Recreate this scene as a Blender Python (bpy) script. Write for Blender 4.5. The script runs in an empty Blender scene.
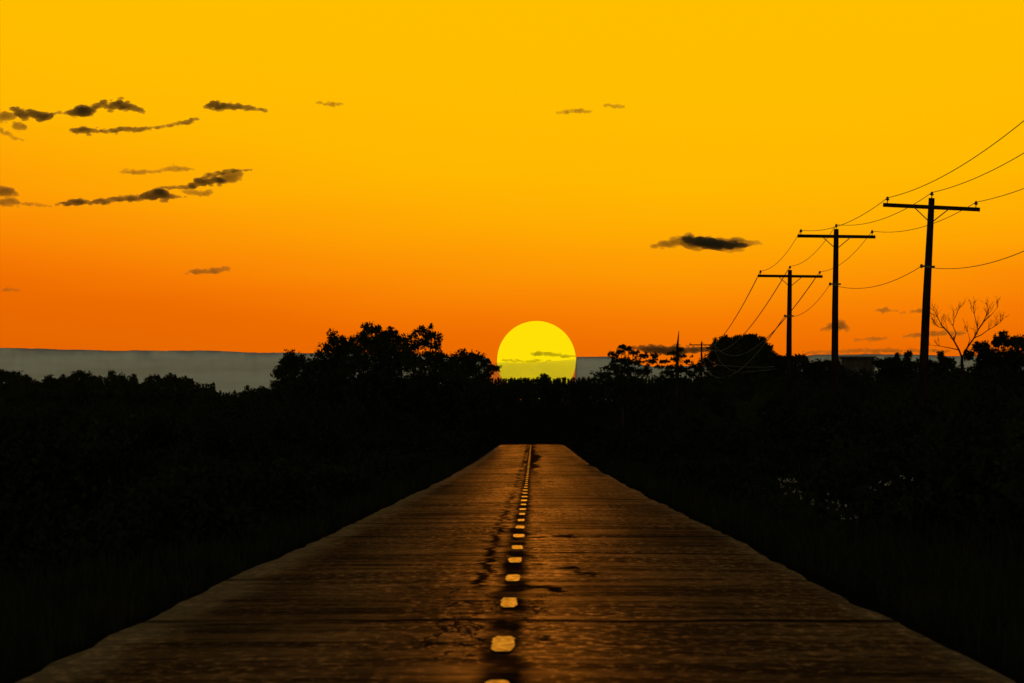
import bpy, math, random
import numpy as np
from mathutils import Vector, noise

sc = bpy.context.scene
COL = sc.collection
R = math.radians

# ------------------------------------------------------------------ camera, world, sun, exposure
F = 280.0 / 36.0 * 1024.0            # focal length in pixels
CH = 1.6                             # camera height
cam_d = bpy.data.cameras.new('camera'); cam = bpy.data.objects.new('camera', cam_d); COL.objects.link(cam)
cam_d.lens = 280; cam_d.sensor_width = 36; cam_d.clip_start = 0.5; cam_d.clip_end = 120000
cam.location = (0, 0, CH)
cam.rotation_euler = (R(90) + math.atan(90.5 / F), 0, math.atan(21 / F))
cam_d.dof.use_dof = True; cam_d.dof.focus_distance = 330; cam_d.dof.aperture_fstop = 16
sc.camera = cam
sc.view_settings.view_transform = 'Standard'; sc.view_settings.look = 'None'
sc.view_settings.exposure = 0.0; sc.view_settings.gamma = 1.0; sc.view_settings.use_curve_mapping = False

SUN_EL = math.degrees(math.atan((432 - 348) / F))

def lin(c):
    c = c / 255.0
    return c / 12.92 if c <= 0.04045 else ((c + 0.055) / 1.055) ** 2.4

class NT:
    """small helper round a node tree"""
    def __init__(s, tree): s.t = tree; s.n = tree.nodes; s.l = tree.links
    def node(s, typ, **kw):
        n = s.n.new(typ)
        for k, v in kw.items(): setattr(n, k, v)
        return n
    def put(s, sock, v):
        if v is None: return
        if hasattr(v, 'is_output') or hasattr(v, 'links'): s.l.new(v, sock)
        else: sock.default_value = v
    def math(s, op, a, b=None, c=None, clamp=False):
        n = s.node('ShaderNodeMath', operation=op); n.use_clamp = clamp
        for i, v in enumerate((a, b, c)): s.put(n.inputs[i], v)
        return n.outputs[0]
    def remap(s, v, a, b, c=0.0, d=1.0, smooth=True):
        n = s.node('ShaderNodeMapRange'); n.interpolation_type = 'SMOOTHSTEP' if smooth else 'LINEAR'
        for i, q in enumerate((v, a, b, c, d)): s.put(n.inputs[i], q)
        return n.outputs[0]
    def mix(s, f, a, b, blend='MIX'):
        n = s.node('ShaderNodeMix', data_type='RGBA', blend_type=blend)
        s.put(n.inputs[0], f); s.put(n.inputs[6], a); s.put(n.inputs[7], b)
        return n.outputs[2]
    def ramp(s, f, stops, interp='LINEAR'):
        n = s.node('ShaderNodeValToRGB'); n.color_ramp.interpolation = interp
        e = n.color_ramp.elements
        while len(e) < len(stops): e.new(0.5)
        for el, (p, c) in zip(e, stops): el.position = p; el.color = (*c, 1)
        s.put(n.inputs[0], f); return n.outputs[0]
    def noise(s, vec, scale, detail=4, rough=0.55, w=None):
        n = s.node('ShaderNodeTexNoise'); s.put(n.inputs['Vector'], vec)
        n.inputs['Scale'].default_value = scale; n.inputs['Detail'].default_value = detail
        n.inputs['Roughness'].default_value = rough
        return n.outputs[0]
    def mapping(s, vec, scale, loc=(0, 0, 0)):
        n = s.node('ShaderNodeMapping'); s.put(n.inputs[0], vec)
        n.inputs['Scale'].default_value = scale; n.inputs['Location'].default_value = loc
        return n.outputs[0]

w = bpy.data.worlds.new('World'); sc.world = w; w.use_nodes = True
T = NT(w.node_tree); T.n.clear()
sky = T.node('ShaderNodeTexSky', sky_type='NISHITA', sun_disc=False)
sky.sun_elevation = R(SUN_EL); sky.sun_rotation = 0.0; sky.air_density = 1.6; sky.dust_density = 4.0
geo = T.node('ShaderNodeTexCoord').outputs['Generated']
sep = T.node('ShaderNodeSeparateXYZ'); T.l.new(geo, sep.inputs[0])
dx, dy, dz = sep.outputs
el = T.math('MULTIPLY', T.math('ARCSINE', dz), 180 / math.pi)                 # elevation in degrees
az = T.math('MULTIPLY', T.math('ARCTAN2', dx, dy), 180 / math.pi)             # bearing from the sun in degrees
aaz = T.math('ABSOLUTE', az)
# the dusty glow round the setting sun: orange at the horizon, yellow above, gone by 25 degrees; a slow unevenness of the air
wob = T.math('SUBTRACT', T.noise(T.mapping(geo, (9, 9, 60)), 1.0, 3), 0.5)
el_w = T.math('ADD', el, T.math('MULTIPLY', wob, 0.5))
el_w = T.math('SUBTRACT', el_w, T.math('MULTIPLY', T.math('POWER', T.math('ABSOLUTE', T.math('SUBTRACT', az, 1.1)), 1.5), 0.050))
G = [(0.0, (228, 100, 0)), (0.50, (237, 108, 0)), (0.75, (246, 122, 2)), (0.98, (251, 139, 3)), (1.25, (254, 158, 3)), (1.5, (255, 172, 2)), (1.8, (255, 184, 0)),
     (2.3, (255, 188, 0)), (3.1, (255, 191, 0)), (4.0, (255, 191, 2)), (7.0, (226, 180, 40)), (12.0, (150, 122, 60)), (25.0, (70, 68, 58))]
glow = T.ramp(T.math('DIVIDE', el_w, 25.0), [(p / 25.0, tuple(lin(q) for q in c)) for p, c in G])
rear = T.mix(T.math('MULTIPLY', T.remap(el, 0, 22, 1, 0), T.remap(aaz, 75, 130)), (0.018, 0.017, 0.012, 1), (0.900, 0.840, 0.470, 1))   # unseen sky opposite the sun, brightened to light the cloud banks; sides kept dark
nish = T.mix(1.0, sky.outputs[0], (0.05, 0.05, 0.05, 1), 'MULTIPLY')
base = T.mix(1.0, rear, nish, 'ADD')
wgt = T.math('MULTIPLY', T.remap(aaz, 8, 30, 1, 0), T.remap(el, 4, 13, 1, 0))
final = T.mix(wgt, base, glow)
bg = T.node('ShaderNodeBackground'); T.l.new(final, bg.inputs[0]); bg.inputs[1].default_value = 1.0
out = T.node('ShaderNodeOutputWorld'); T.l.new(bg.outputs[0], out.inputs[0])

sl = bpy.data.lights.new('sun_light', 'SUN'); so = bpy.data.objects.new('sun_light', sl); COL.objects.link(so)
sl.energy = 5.0; sl.angle = R(0.55); sl.color = (1.0, 0.34, 0.03)
so.location = (0, 600, 60); so.rotation_euler = (-(R(90) - R(SUN_EL)), 0, 0)

# ------------------------------------------------------------------ helpers
def PX(x, y, d):
    """pixel and distance -> point in the place"""
    return Vector(((x - 533) * d / F, d, CH + (432 - y) * d / F))

def mesh_obj(name, verts, faces, mat, parent=None, smooth=False):
    me = bpy.data.meshes.new(name); me.from_pydata([tuple(v) for v in verts], [], faces); me.update()
    if smooth: me.polygons.foreach_set('use_smooth', [True] * len(me.polygons))
    o = bpy.data.objects.new(name, me); COL.objects.link(o)
    if mat: me.materials.append(mat)
    if parent: o.parent = parent
    return o

def quads_obj(name, V, mat, parent=None):
    """V: (n,4,3) array of separate quads (leaves)"""
    n = len(V); me = bpy.data.meshes.new(name)
    me.vertices.add(n * 4); me.vertices.foreach_set('co', np.ascontiguousarray(V, dtype=np.float32).ravel())
    me.loops.add(n * 4); me.loops.foreach_set('vertex_index', np.arange(n * 4, dtype=np.int32))
    me.polygons.add(n); me.polygons.foreach_set('loop_start', np.arange(n, dtype=np.int32) * 4)
    me.update(calc_edges=True)
    if mat: me.materials.append(mat)
    o = bpy.data.objects.new(name, me); COL.objects.link(o)
    if parent: o.parent = parent
    return o

def tag(o, label=None, cat=None, group=None, kind=None):
    if label: o['label'] = label
    if cat: o['category'] = cat
    if group: o['group'] = group
    if kind: o['kind'] = kind
    return o

def empty(name, loc, label, cat, group=None):
    o = bpy.data.objects.new(name, None); COL.objects.link(o); o.location = loc; o.empty_display_size = 0.3
    return tag(o, label, cat, group)

class MB:
    def __init__(s): s.v = []; s.f = []
    def tube(s, pts, rads, n=6, cap=True):
        pts = [Vector(p) for p in pts]; b = len(s.v)
        for i, p in enumerate(pts):
            t = (pts[min(i + 1, len(pts) - 1)] - pts[max(i - 1, 0)]).normalized()
            u = t.cross(Vector((0, 1, 0.13))).normalized() if abs(t.y) < .9 else t.cross(Vector((0, 0, 1))).normalized()
            q = t.cross(u); r = rads[i] if hasattr(rads, '__len__') else rads
            for k in range(n):
                a = 2 * math.pi * k / n
                s.v.append(p + (u * math.cos(a) + q * math.sin(a)) * r)
        for i in range(len(pts) - 1):
            for k in range(n):
                s.f.append((b + i * n + k, b + i * n + (k + 1) % n, b + (i + 1) * n + (k + 1) % n, b + (i + 1) * n + k))
        if cap:
            s.f.append(tuple(b + k for k in reversed(range(n)))); e = b + (len(pts) - 1) * n
            s.f.append(tuple(e + k for k in range(n)))
    def box(s, lo, hi, ch=0.0):
        """box with chamfered long edges along x"""
        x0, y0, z0 = lo; x1, y1, z1 = hi; b = len(s.v); c = ch
        prof = [(y0 + c, z0), (y1 - c, z0), (y1, z0 + c), (y1, z1 - c), (y1 - c, z1), (y0 + c, z1), (y0, z1 - c), (y0, z0 + c)] if c else \
               [(y0, z0), (y1, z0), (y1, z1), (y0, z1)]
        n = len(prof)
        for x in (x0, x1):
            for y, z in prof: s.v.append(Vector((x, y, z)))
        for k in range(n): s.f.append((b + k, b + (k + 1) % n, b + n + (k + 1) % n, b + n + k))
        s.f.append(tuple(b + k for k in reversed(range(n)))); s.f.append(tuple(b + n + k for k in range(n)))
    def lathe(s, c, prof, n=10):
        b = len(s.v); c = Vector(c)
        for r, z in prof:
            for k in range(n):
                a = 2 * math.pi * k / n; s.v.append(c + Vector((r * math.cos(a), r * math.sin(a), z)))
        for i in range(len(prof) - 1):
            for k in range(n):
                s.f.append((b + i * n + k, b + i * n + (k + 1) % n, b + (i + 1) * n + (k + 1) % n, b + (i + 1) * n + k))
        s.f.append(tuple(b + k for k in reversed(range(n)))); e = b + (len(prof) - 1) * n
        s.f.append(tuple(e + k for k in range(n)))
    def build(s, name, mat, parent=None, smooth=False): return mesh_obj(name, s.v, s.f, mat, parent, smooth)

def sstep(a, b, x):
    t = max(0.0, min(1.0, (x - a) / (b - a))); return t * t * (3 - 2 * t)

# ------------------------------------------------------------------ materials
def new_mat(name):
    m = bpy.data.materials.new(name); m.use_nodes = True
    t = NT(m.node_tree); t.n.clear()
    p = t.node('ShaderNodeBsdfPrincipled'); o = t.node('ShaderNodeOutputMaterial'); t.l.new(p.outputs[0], o.inputs[0])
    return m, t, p

def plain(name, c1, c2, scale, rough=0.8, spec=0.3, metal=0.0, stretch=(1, 1, 1), bump=0.0):
    m, t, p = new_mat(name)
    co = t.mapping(t.node('ShaderNodeTexCoord').outputs['Object'], stretch)
    n = t.noise(co, scale, 5)
    t.l.new(t.mix(t.remap(n, 0.35, 0.65), (*c1, 1), (*c2, 1)), p.inputs['Base Color'])
    p.inputs['Roughness'].default_value = rough; p.inputs['Specular IOR Level'].default_value = spec
    p.inputs['Metallic'].default_value = metal
    if bump:
        b = t.node('ShaderNodeBump'); b.inputs['Strength'].default_value = bump; b.inputs['Distance'].default_value = 0.02
        t.l.new(n, b.inputs['Height']); t.l.new(b.outputs[0], p.inputs['Normal'])
    return m

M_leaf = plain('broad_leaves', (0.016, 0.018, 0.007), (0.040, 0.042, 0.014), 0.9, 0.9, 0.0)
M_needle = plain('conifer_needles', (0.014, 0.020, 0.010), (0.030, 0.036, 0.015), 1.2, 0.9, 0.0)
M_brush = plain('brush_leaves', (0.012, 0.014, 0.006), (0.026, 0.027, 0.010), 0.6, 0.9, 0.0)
M_bark = plain('bark', (0.014, 0.010, 0.007), (0.032, 0.024, 0.016), 5, 0.95, 0.0, stretch=(1, 1, .2), bump=.6)
M_pole = plain('creosoted_wood', (0.011, 0.007, 0.005), (0.024, 0.016, 0.011), 7, 0.95, 0.0, stretch=(1, 1, .12), bump=.5)
M_arm = plain('weathered_arm_wood', (0.020, 0.012, 0.008), (0.042, 0.028, 0.018), 7, 0.95, 0.0, stretch=(.15, 1, 1), bump=.4)
M_steel = plain('galvanised_strap', (0.08, 0.075, 0.07), (0.16, 0.15, 0.13), 10, 0.55, 0.4, 0.8)
M_ins = plain('porcelain', (0.05, 0.022, 0.014), (0.08, 0.036, 0.022), 4, 0.3, 0.5)
M_wire = plain('stranded_aluminium', (0.24, 0.21, 0.16), (0.34, 0.30, 0.24), 3, 0.9, 0.0, 0.0)
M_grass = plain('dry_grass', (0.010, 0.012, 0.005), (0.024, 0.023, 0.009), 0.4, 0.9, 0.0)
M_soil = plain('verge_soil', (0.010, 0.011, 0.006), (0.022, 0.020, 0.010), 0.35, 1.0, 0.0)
M_board = plain('shed_boards', (0.025, 0.02, 0.016), (0.05, 0.042, 0.034), 3, 0.85, 0.2, stretch=(4, 4, .3))
M_roof = plain('shed_roofing', (0.03, 0.03, 0.03), (0.06, 0.055, 0.05), 3, 0.7, 0.3)
M_trim = plain('pale_trim', (0.25, 0.23, 0.20), (0.38, 0.35, 0.30), 3, 0.7, 0.3)
M_petal = plain('white_petals', (0.30, 0.28, 0.24), (0.62, 0.60, 0.54), 9, 0.7, 0.2)
def paint_mat():
    m, t, p = new_mat('yellow_road_paint'); t.n.remove(p)
    co = t.node('ShaderNodeTexCoord').outputs['Object']; n = t.noise(t.mapping(co, (14, 1.4, 1)), 1.0, 5, .7)
    c = t.mix(t.remap(n, .38, .62), (0.45, 0.18, 0.004, 1), (0.80, 0.40, 0.012, 1))
    df = t.node('ShaderNodeBsdfDiffuse'); t.l.new(c, df.inputs['Color'])
    gl = t.node('ShaderNodeBsdfAnisotropic'); gl.inputs['Color'].default_value = (1, .92, .30, 1); gl.inputs['Roughness'].default_value = .6     # glass beads in the paint
    ms = t.node('ShaderNodeMixShader'); t.l.new(t.remap(n, .34, .60, .22, .62), ms.inputs[0]); t.l.new(df.outputs[0], ms.inputs[1]); t.l.new(gl.outputs[0], ms.inputs[2])
    t.l.new(ms.outputs[0], t.n['Material Output'].inputs[0])
    return m
M_paint = paint_mat()
M_bank = plain('cloud_bank', (0.72, 0.70, 0.66), (0.86, 0.85, 0.84), 0.02, 1.0, 0.0, stretch=(.25, .25, 2.5))

def cloud_mat(name, density, albedo):
    m = bpy.data.materials.new(name); m.use_nodes = True; t = NT(m.node_tree); t.n.clear()
    o = t.node('ShaderNodeOutputMaterial')
    v = t.node('ShaderNodeVolumePrincipled'); v.inputs['Color'].default_value = (*albedo, 1)
    v.inputs['Density'].default_value = density; v.inputs['Anisotropy'].default_value = 0.2
    t.l.new(v.outputs[0], o.inputs['Volume'])
    return m

def road_mat():
    m, t, p = new_mat('old_road_surface')
    co = t.node('ShaderNodeTexCoord').outputs['Object']
    sp = t.node('ShaderNodeSeparateXYZ'); t.l.new(co, sp.inputs[0]); x, y, z = sp.outputs
    streak = t.noise(t.mapping(co, (0.30, 0.50, 1)), 1.0, 9, 0.68)            # wear running across the road
    patch = t.noise(t.mapping(co, (0.45, 0.035, 1), (3, 7, 0)), 1.0, 5)
    mott = t.noise(t.mapping(co, (8.5, 1.35, 1), (2, 5, 0)), 1.0, 5, .7)
    grain = t.noise(co, 16.0, 3)
    c = t.mix(t.remap(streak, 0.38, 0.62), (0.008, 0.005, 0.002, 1), (0.055, 0.027, 0.008, 1))
    c = t.mix(t.math('MULTIPLY', t.remap(patch, 0.45, 0.7), 0.6), c, (0.095, 0.040, 0.009, 1))
    c = t.mix(t.math('MULTIPLY', t.remap(grain, 0.5, 0.75), 0.5), c, (0.040, 0.028, 0.014, 1))
    c = t.mix(t.math('MULTIPLY', t.remap(mott, 0.50, 0.68), t.remap(patch, .38, .55, .25, .9)), c, (0.120, 0.052, 0.011, 1))
    c = t.mix(t.math('MULTIPLY', t.remap(mott, 0.46, 0.34), .4), c, (0.008, 0.006, 0.004, 1))
    # paler gravelly margins
    edge = t.remap(t.math('ADD', t.math('ABSOLUTE', x), t.math('MULTIPLY', t.noise(t.mapping(co, (.6, .12, 1)), 1.0, 4), .9)), 3.2, 3.65)
    c = t.mix(t.math('MULTIPLY', edge, .75), c, (0.170, 0.125, 0.070, 1))
    # transverse joints, irregularly spaced
    jn = t.math('MULTIPLY', t.math('SUBTRACT', t.noise(t.mapping(co, (.22, .02, 1)), 1.0, 5), .5), 7.0)
    jf = t.math('ABSOLUTE', t.math('SUBTRACT', t.math('FRACT', t.math('DIVIDE', t.math('ADD', y, jn), 19.5)), 0.5))
    joint = t.math('MULTIPLY', t.remap(jf, 0.020, 0.034, 1, 0), t.remap(t.noise(t.mapping(co, (.30, .05, 1), (9, 2, 0)), 1.0, 2), .40, .55))
    # dark worn seam with ragged cracks along the centre line
    xc = t.math('ADD', x, 0.224)
    wig = t.math('MULTIPLY', t.math('SUBTRACT', t.noise(t.mapping(co, (0.0, 0.16, 1), (0, 3, 0)), 1.0, 4, .7), 0.5), 0.55)
    seam = t.math('MULTIPLY', t.remap(t.math('ABSOLUTE', t.math('ADD', xc, wig)), 0.08, 0.24, 1, 0), t.remap(t.noise(t.mapping(co, (.5, .11, 1), (2, 9, 0)), 1.0, 3), .38, .52, .7, 1.0))
    ck = t.noise(t.mapping(co, (1.9, 0.20, 1), (1, 0, 0)), 1.0, 5, .65)
    crack = t.math('MULTIPLY', t.remap(t.math('ABSOLUTE', t.math('SUBTRACT', ck, .5)), 0.008, 0.030, 1, 0),
                   t.math('MULTIPLY', t.remap(t.math('ABSOLUTE', t.math('ADD', xc, .15)), 0.35, .85, 1, 0), t.remap(t.noise(t.mapping(co, (.4, .05, 1), (4, 4, 0)), 1.0, 2), .48, .56)))
    blot = t.math('MULTIPLY', t.remap(t.noise(t.mapping(co, (1.2, 0.14, 1), (5, 1, 0)), 1.0, 4), .60, .66), t.remap(t.math('ABSOLUTE', xc), .8, 1.3, 1, 0))
    zo = t.math('MULTIPLY', t.math('SUBTRACT', t.noise(t.mapping(co, (0.0, 0.24, 1), (0, 8, 0)), 1.0, 4, .75), 0.5), .95)
    zig = t.math('MULTIPLY', t.remap(t.math('ABSOLUTE', t.math('ADD', t.math('ADD', xc, .34), zo)), .04, .085, 1, 0), t.math('MULTIPLY', t.remap(y, 62, 80), t.remap(t.noise(t.mapping(co, (.1, .045, 1), (6, 2, 0)), 1.0, 2), .42, .50)))
    fo = t.math('ADD', t.math('ABSOLUTE', t.math('ADD', xc, -.15)), t.math('MULTIPLY', t.math('SUBTRACT', t.noise(t.mapping(co, (.7, .022, 1), (3, 3, 0)), 1.0, 4, .7), .5), 2.6))
    far_break = t.math('MULTIPLY', t.remap(fo, .22, .42, 1, 0), t.remap(y, 230, 420))
    crack = t.math('MAXIMUM', crack, t.math('MAXIMUM', zig, far_break))
    dark = t.math('MAXIMUM', t.math('MAXIMUM', seam, crack), t.math('MAXIMUM', t.math('MULTIPLY', joint, .9), blot))
    c = t.mix(t.math('MULTIPLY', dark, .93), c, (0.006, 0.005, 0.004, 1))
    t.n.remove(p)
    df = t.node('ShaderNodeBsdfDiffuse'); df.inputs['Roughness'].default_value = 1.0; t.l.new(c, df.inputs['Color'])
    gl = t.node('ShaderNodeBsdfAnisotropic'); gl.inputs['Color'].default_value = (.96, .74, .42, 1); gl.inputs['Roughness'].default_value = .53
    sheen = t.math('ADD', t.math('MULTIPLY', t.math('MULTIPLY', t.remap(streak, .42, .64), t.remap(t.noise(t.mapping(co, (1.1, .006, 1), (4, 1, 0)), 1.0, 3), .35, .62, .5, 1.25)), .085), t.math('MULTIPLY', t.math('MULTIPLY', t.remap(mott, .48, .68), t.remap(patch, .40, .58, .25, 1.0)), .22))
    sheen = t.math('ADD', sheen, t.math('MULTIPLY', t.math('MULTIPLY', edge, t.remap(mott, .40, .60)), .05))
    sheen = t.math('MULTIPLY', t.math('ADD', sheen, .022), t.math('SUBTRACT', 1.0, t.math('MULTIPLY', dark, .97)))
    ms = t.node('ShaderNodeMixShader'); t.l.new(sheen, ms.inputs[0]); t.l.new(df.outputs[0], ms.inputs[1]); t.l.new(gl.outputs[0], ms.inputs[2])
    t.l.new(ms.outputs[0], t.n['Material Output'].inputs[0])
    h = t.math('ADD', t.math('MULTIPLY', streak, .7), t.math('MULTIPLY', mott, .25))
    h = t.math('SUBTRACT', h, t.math('MULTIPLY', dark, .25))
    b = t.node('ShaderNodeBump'); b.inputs['Strength'].default_value = .25; b.inputs['Distance'].default_value = 0.008
    t.l.new(h, b.inputs['Height']); t.l.new(b.outputs[0], df.inputs['Normal']); t.l.new(b.outputs[0], gl.inputs['Normal'])
    return m
M_road = road_mat()

# ------------------------------------------------------------------ terrain and road
ZR = [(-400, 0), (0, 0), (70, -.03), (120, -.06), (207, -.15), (350, -.20), (500, -.12), (650, .08), (760, .24), (809, .27), (840, .25), (900, -.2), (1000, -2), (1150, -4), (1500, -6), (2200, -2), (3300, 13), (3700, 15), (5000, 6), (9000, -2), (40000, -2)]
def zr(d):
    for (a, za), (b, zb) in zip(ZR, ZR[1:]):
        if d <= b:
            return za + (zb - za) * (d - a) / (b - a)
    return -2
def gz(X, d):
    off = max(0.0, abs(X) - 3.3)
    z = zr(d) - 0.05 - 0.5 * sstep(0.2, 4, off) + 0.45 * sstep(4, 9, off)
    z += 4.2 * sstep(9, 24, X) * sstep(360, 640, d) * (1 - sstep(1100, 1600, d))
    if off > 1: z += 0.16 * noise.noise(Vector((X * .13, d * .05, 1.3))) * min(1, (off - 1) / 3)
    return z

ds = [-400, -200, -100, -50, -20] + [i * 5.0 for i in range(0, 200)] + [1000 + 25 * i for i in range(0, 25)] + [1650, 1800, 2100, 2400, 2700, 3000, 3300, 3500, 3700, 4000, 4500, 5000, 8000, 13000, 22000, 40000]
xs = sorted(set([s * v for v in (0, 1.5, 3.0, 3.4, 3.8, 4.4, 5.2, 6, 7, 8.2, 9.6, 11.2, 13, 15, 18, 21, 25, 30, 36, 44, 55, 70, 95, 140, 220, 400, 900, 2500, 8000, 20000) for s in (-1, 1)]))
V = [(X, d, gz(X, d)) for d in ds for X in xs]
nx = len(xs)
Fc = [(i * nx + j, i * nx + j + 1, (i + 1) * nx + j + 1, (i + 1) * nx + j) for i in range(len(ds) - 1) for j in range(nx - 1)]
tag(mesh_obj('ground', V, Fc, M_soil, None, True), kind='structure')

rv, rf = [], []
rd = [-60 + 2.0 * i for i in range(0, 560)]
cols = 13
for i, d in enumerate(rd):
    jl = .09 * noise.noise(Vector((d * .045, 0.3, 0))) + .07 * noise.noise(Vector((d * .31, 4.3, 0)))
    jr = .09 * noise.noise(Vector((d * .045, 9.3, 0))) + .07 * noise.noise(Vector((d * .31, 7.3, 0)))
    x0, x1 = -3.36 + jl, 3.10 + jr
    for j in range(cols):
        u = j / (cols - 1); X = x0 + (x1 - x0) * u
        rv.append((X, d, zr(d) + 0.02 * (1 - (2 * u - 1) ** 2) + .006 * noise.noise(Vector((X * .2, d * .35, 8)))))
for j, (zz) in enumerate((0,)): pass
for i in range(len(rd) - 1):
    for j in range(cols - 1):
        a = i * cols + j; rf.append((a, a + 1, a + cols + 1, a + cols))
road = tag(mesh_obj('road', rv, rf, M_road, None, True), kind='structure')

rng = random.Random(5)
k = 0
dashes = [10.6, 23.6, 36.6, 49.3, 60.2, 75.1, 88.2, 101, 112.5, 126, 138.5, 150.5, 163, 174.5]
while dashes[-1] < 800: dashes.append(dashes[-1] + 12.7)
for d0 in dashes:
    L = 4.1 + rng.uniform(-.3, .3); wd = (0.080 if d0 < 150 else .066 if d0 < 240 else .045) + rng.uniform(-.008, .01)
    if d0 > 815: break
    vs, fs = [], []; n = 12
    for q in range(n + 1):
        d = d0 - L / 2 + L * q / n
        c = -0.224 + (.012 + .00012 * max(0, d - 200)) * noise.noise(Vector((d * .4, 2, 5)))
        e = .026 * noise.noise(Vector((d * 2.1, 5, 1))); g = .026 * noise.noise(Vector((d * 2.1, 15, 1)))
        z = zr(d) + 0.02 + .009
        wq = wd * (1 - .35 * abs(2 * q / n - 1) ** 5)
        vs += [(c - wq + e, d, z), (c + wq + g, d, z)]
    for q in range(n): a = 2 * q; fs.append((a, a + 1, a + 3, a + 2))
    o = mesh_obj('centre_line_dash', vs, fs, M_paint, road)

# ------------------------------------------------------------------ sun and clouds
bm_seg = 64
def sun_disc():
    D = 40000.0; c = PX(536.5, 360.3, D); r = 39.4 * D / F
    mb = MB(); prof = [(max(0.5, r * math.sin(math.pi * i / 32)), -r * math.cos(math.pi * i / 32)) for i in range(33)]
    mb.lathe((0, 0, 0), prof, bm_seg)
    m = bpy.data.materials.new('sun_surface'); m.use_nodes = True; t = NT(m.node_tree); t.n.clear()
    e = t.node('ShaderNodeEmission'); o = t.node('ShaderNodeOutputMaterial'); t.l.new(e.outputs[0], o.inputs[0])
    e.inputs[0].default_value = (1.0, lin(224), lin(6), 1); e.inputs[1].default_value = 1.0
    o = mb.build('sun', m, None, True); o.location = c
    tag(o, 'large round yellow setting sun sinking behind the distant treeline', 'sun')
sun_disc()

def lattice_noise(P, seed, octaves=4):
    """fractal value noise for an (n,3) array, about -1..1"""
    rs = np.random.RandomState(seed); out = np.zeros(len(P)); amp = 1.0; tot = 0
    for o in range(octaves):
        Lt = rs.uniform(-1, 1, (32, 32, 32)); q = P * 2.03 ** o + o * 5.3
        i = np.floor(q).astype(int); f = q - i; f = f * f * (3 - 2 * f); i0 = i % 32; i1 = (i + 1) % 32
        def g(a, b, c): return Lt[a, b, c]
        x0, y0, z0 = i0.T; x1, y1, z1 = i1.T; fx, fy, fz = f.T
        c00 = g(x0, y0, z0) * (1 - fx) + g(x1, y0, z0) * fx; c10 = g(x0, y1, z0) * (1 - fx) + g(x1, y1, z0) * fx
        c01 = g(x0, y0, z1) * (1 - fx) + g(x1, y0, z1) * fx; c11 = g(x0, y1, z1) * (1 - fx) + g(x1, y1, z1) * fx
        out += amp * ((c00 * (1 - fy) + c10 * fy) * (1 - fz) + (c01 * (1 - fy) + c11 * fy) * fz); tot += amp; amp *= .6
    return out / tot * 1.6

def surface_net(Fld, org, h):
    """closed quad surface of Fld > 0 on a regular grid"""
    I = Fld > 0
    c = [I[i:I.shape[0] - 1 + i, j:I.shape[1] - 1 + j, k:I.shape[2] - 1 + k] for i in (0, 1) for j in (0, 1) for k in (0, 1)]
    n = sum(q.astype(int) for q in c); act = (n > 0) & (n < 8)
    idx = -np.ones(act.shape, int); ijk = np.argwhere(act); idx[act] = np.arange(len(ijk))
    acc = np.zeros((len(ijk), 3)); cnt = np.zeros(len(ijk))
    corners = [(i, j, k) for i in (0, 1) for j in (0, 1) for k in (0, 1)]
    for a in corners:
        for ax in range(3):
            if a[ax]: continue
            b = list(a); b[ax] = 1
            va = Fld[ijk[:, 0] + a[0], ijk[:, 1] + a[1], ijk[:, 2] + a[2]]; vb = Fld[ijk[:, 0] + b[0], ijk[:, 1] + b[1], ijk[:, 2] + b[2]]
            m = (va > 0) != (vb > 0); t = np.where(m, va / np.where(m, va - vb, 1), 0)
            p = np.array(a, float)[None].repeat(len(ijk), 0); p[:, ax] = t
            acc[m] += p[m]; cnt[m] += 1
    V = (ijk + acc / cnt[:, None]) * h + org
    Q = []
    for ax in range(3):
        u, v = [q for q in range(3) if q != ax]
        A = I; sl0 = [slice(None)] * 3; sl1 = [slice(None)] * 3; sl0[ax] = slice(0, -1); sl1[ax] = slice(1, None)
        ch = A[tuple(sl0)] != A[tuple(sl1)]
        E = np.argwhere(ch)
        E = E[(E[:, u] > 0) & (E[:, v] > 0) & (E[:, u] < I.shape[u] - 1) & (E[:, v] < I.shape[v] - 1)]
        inside = I[E[:, 0], E[:, 1], E[:, 2]]
        def at(du, dv):
            e = E.copy(); e[:, u] += du; e[:, v] += dv; return idx[e[:, 0], e[:, 1], e[:, 2]]
        q = np.stack([at(-1, -1), at(0, -1), at(0, 0), at(-1, 0)], 1)
        flip = inside if ax != 1 else ~inside
        q[~flip] = q[~flip][:, ::-1]
        Q.append(q)
    return V, np.concatenate(Q)

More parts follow.
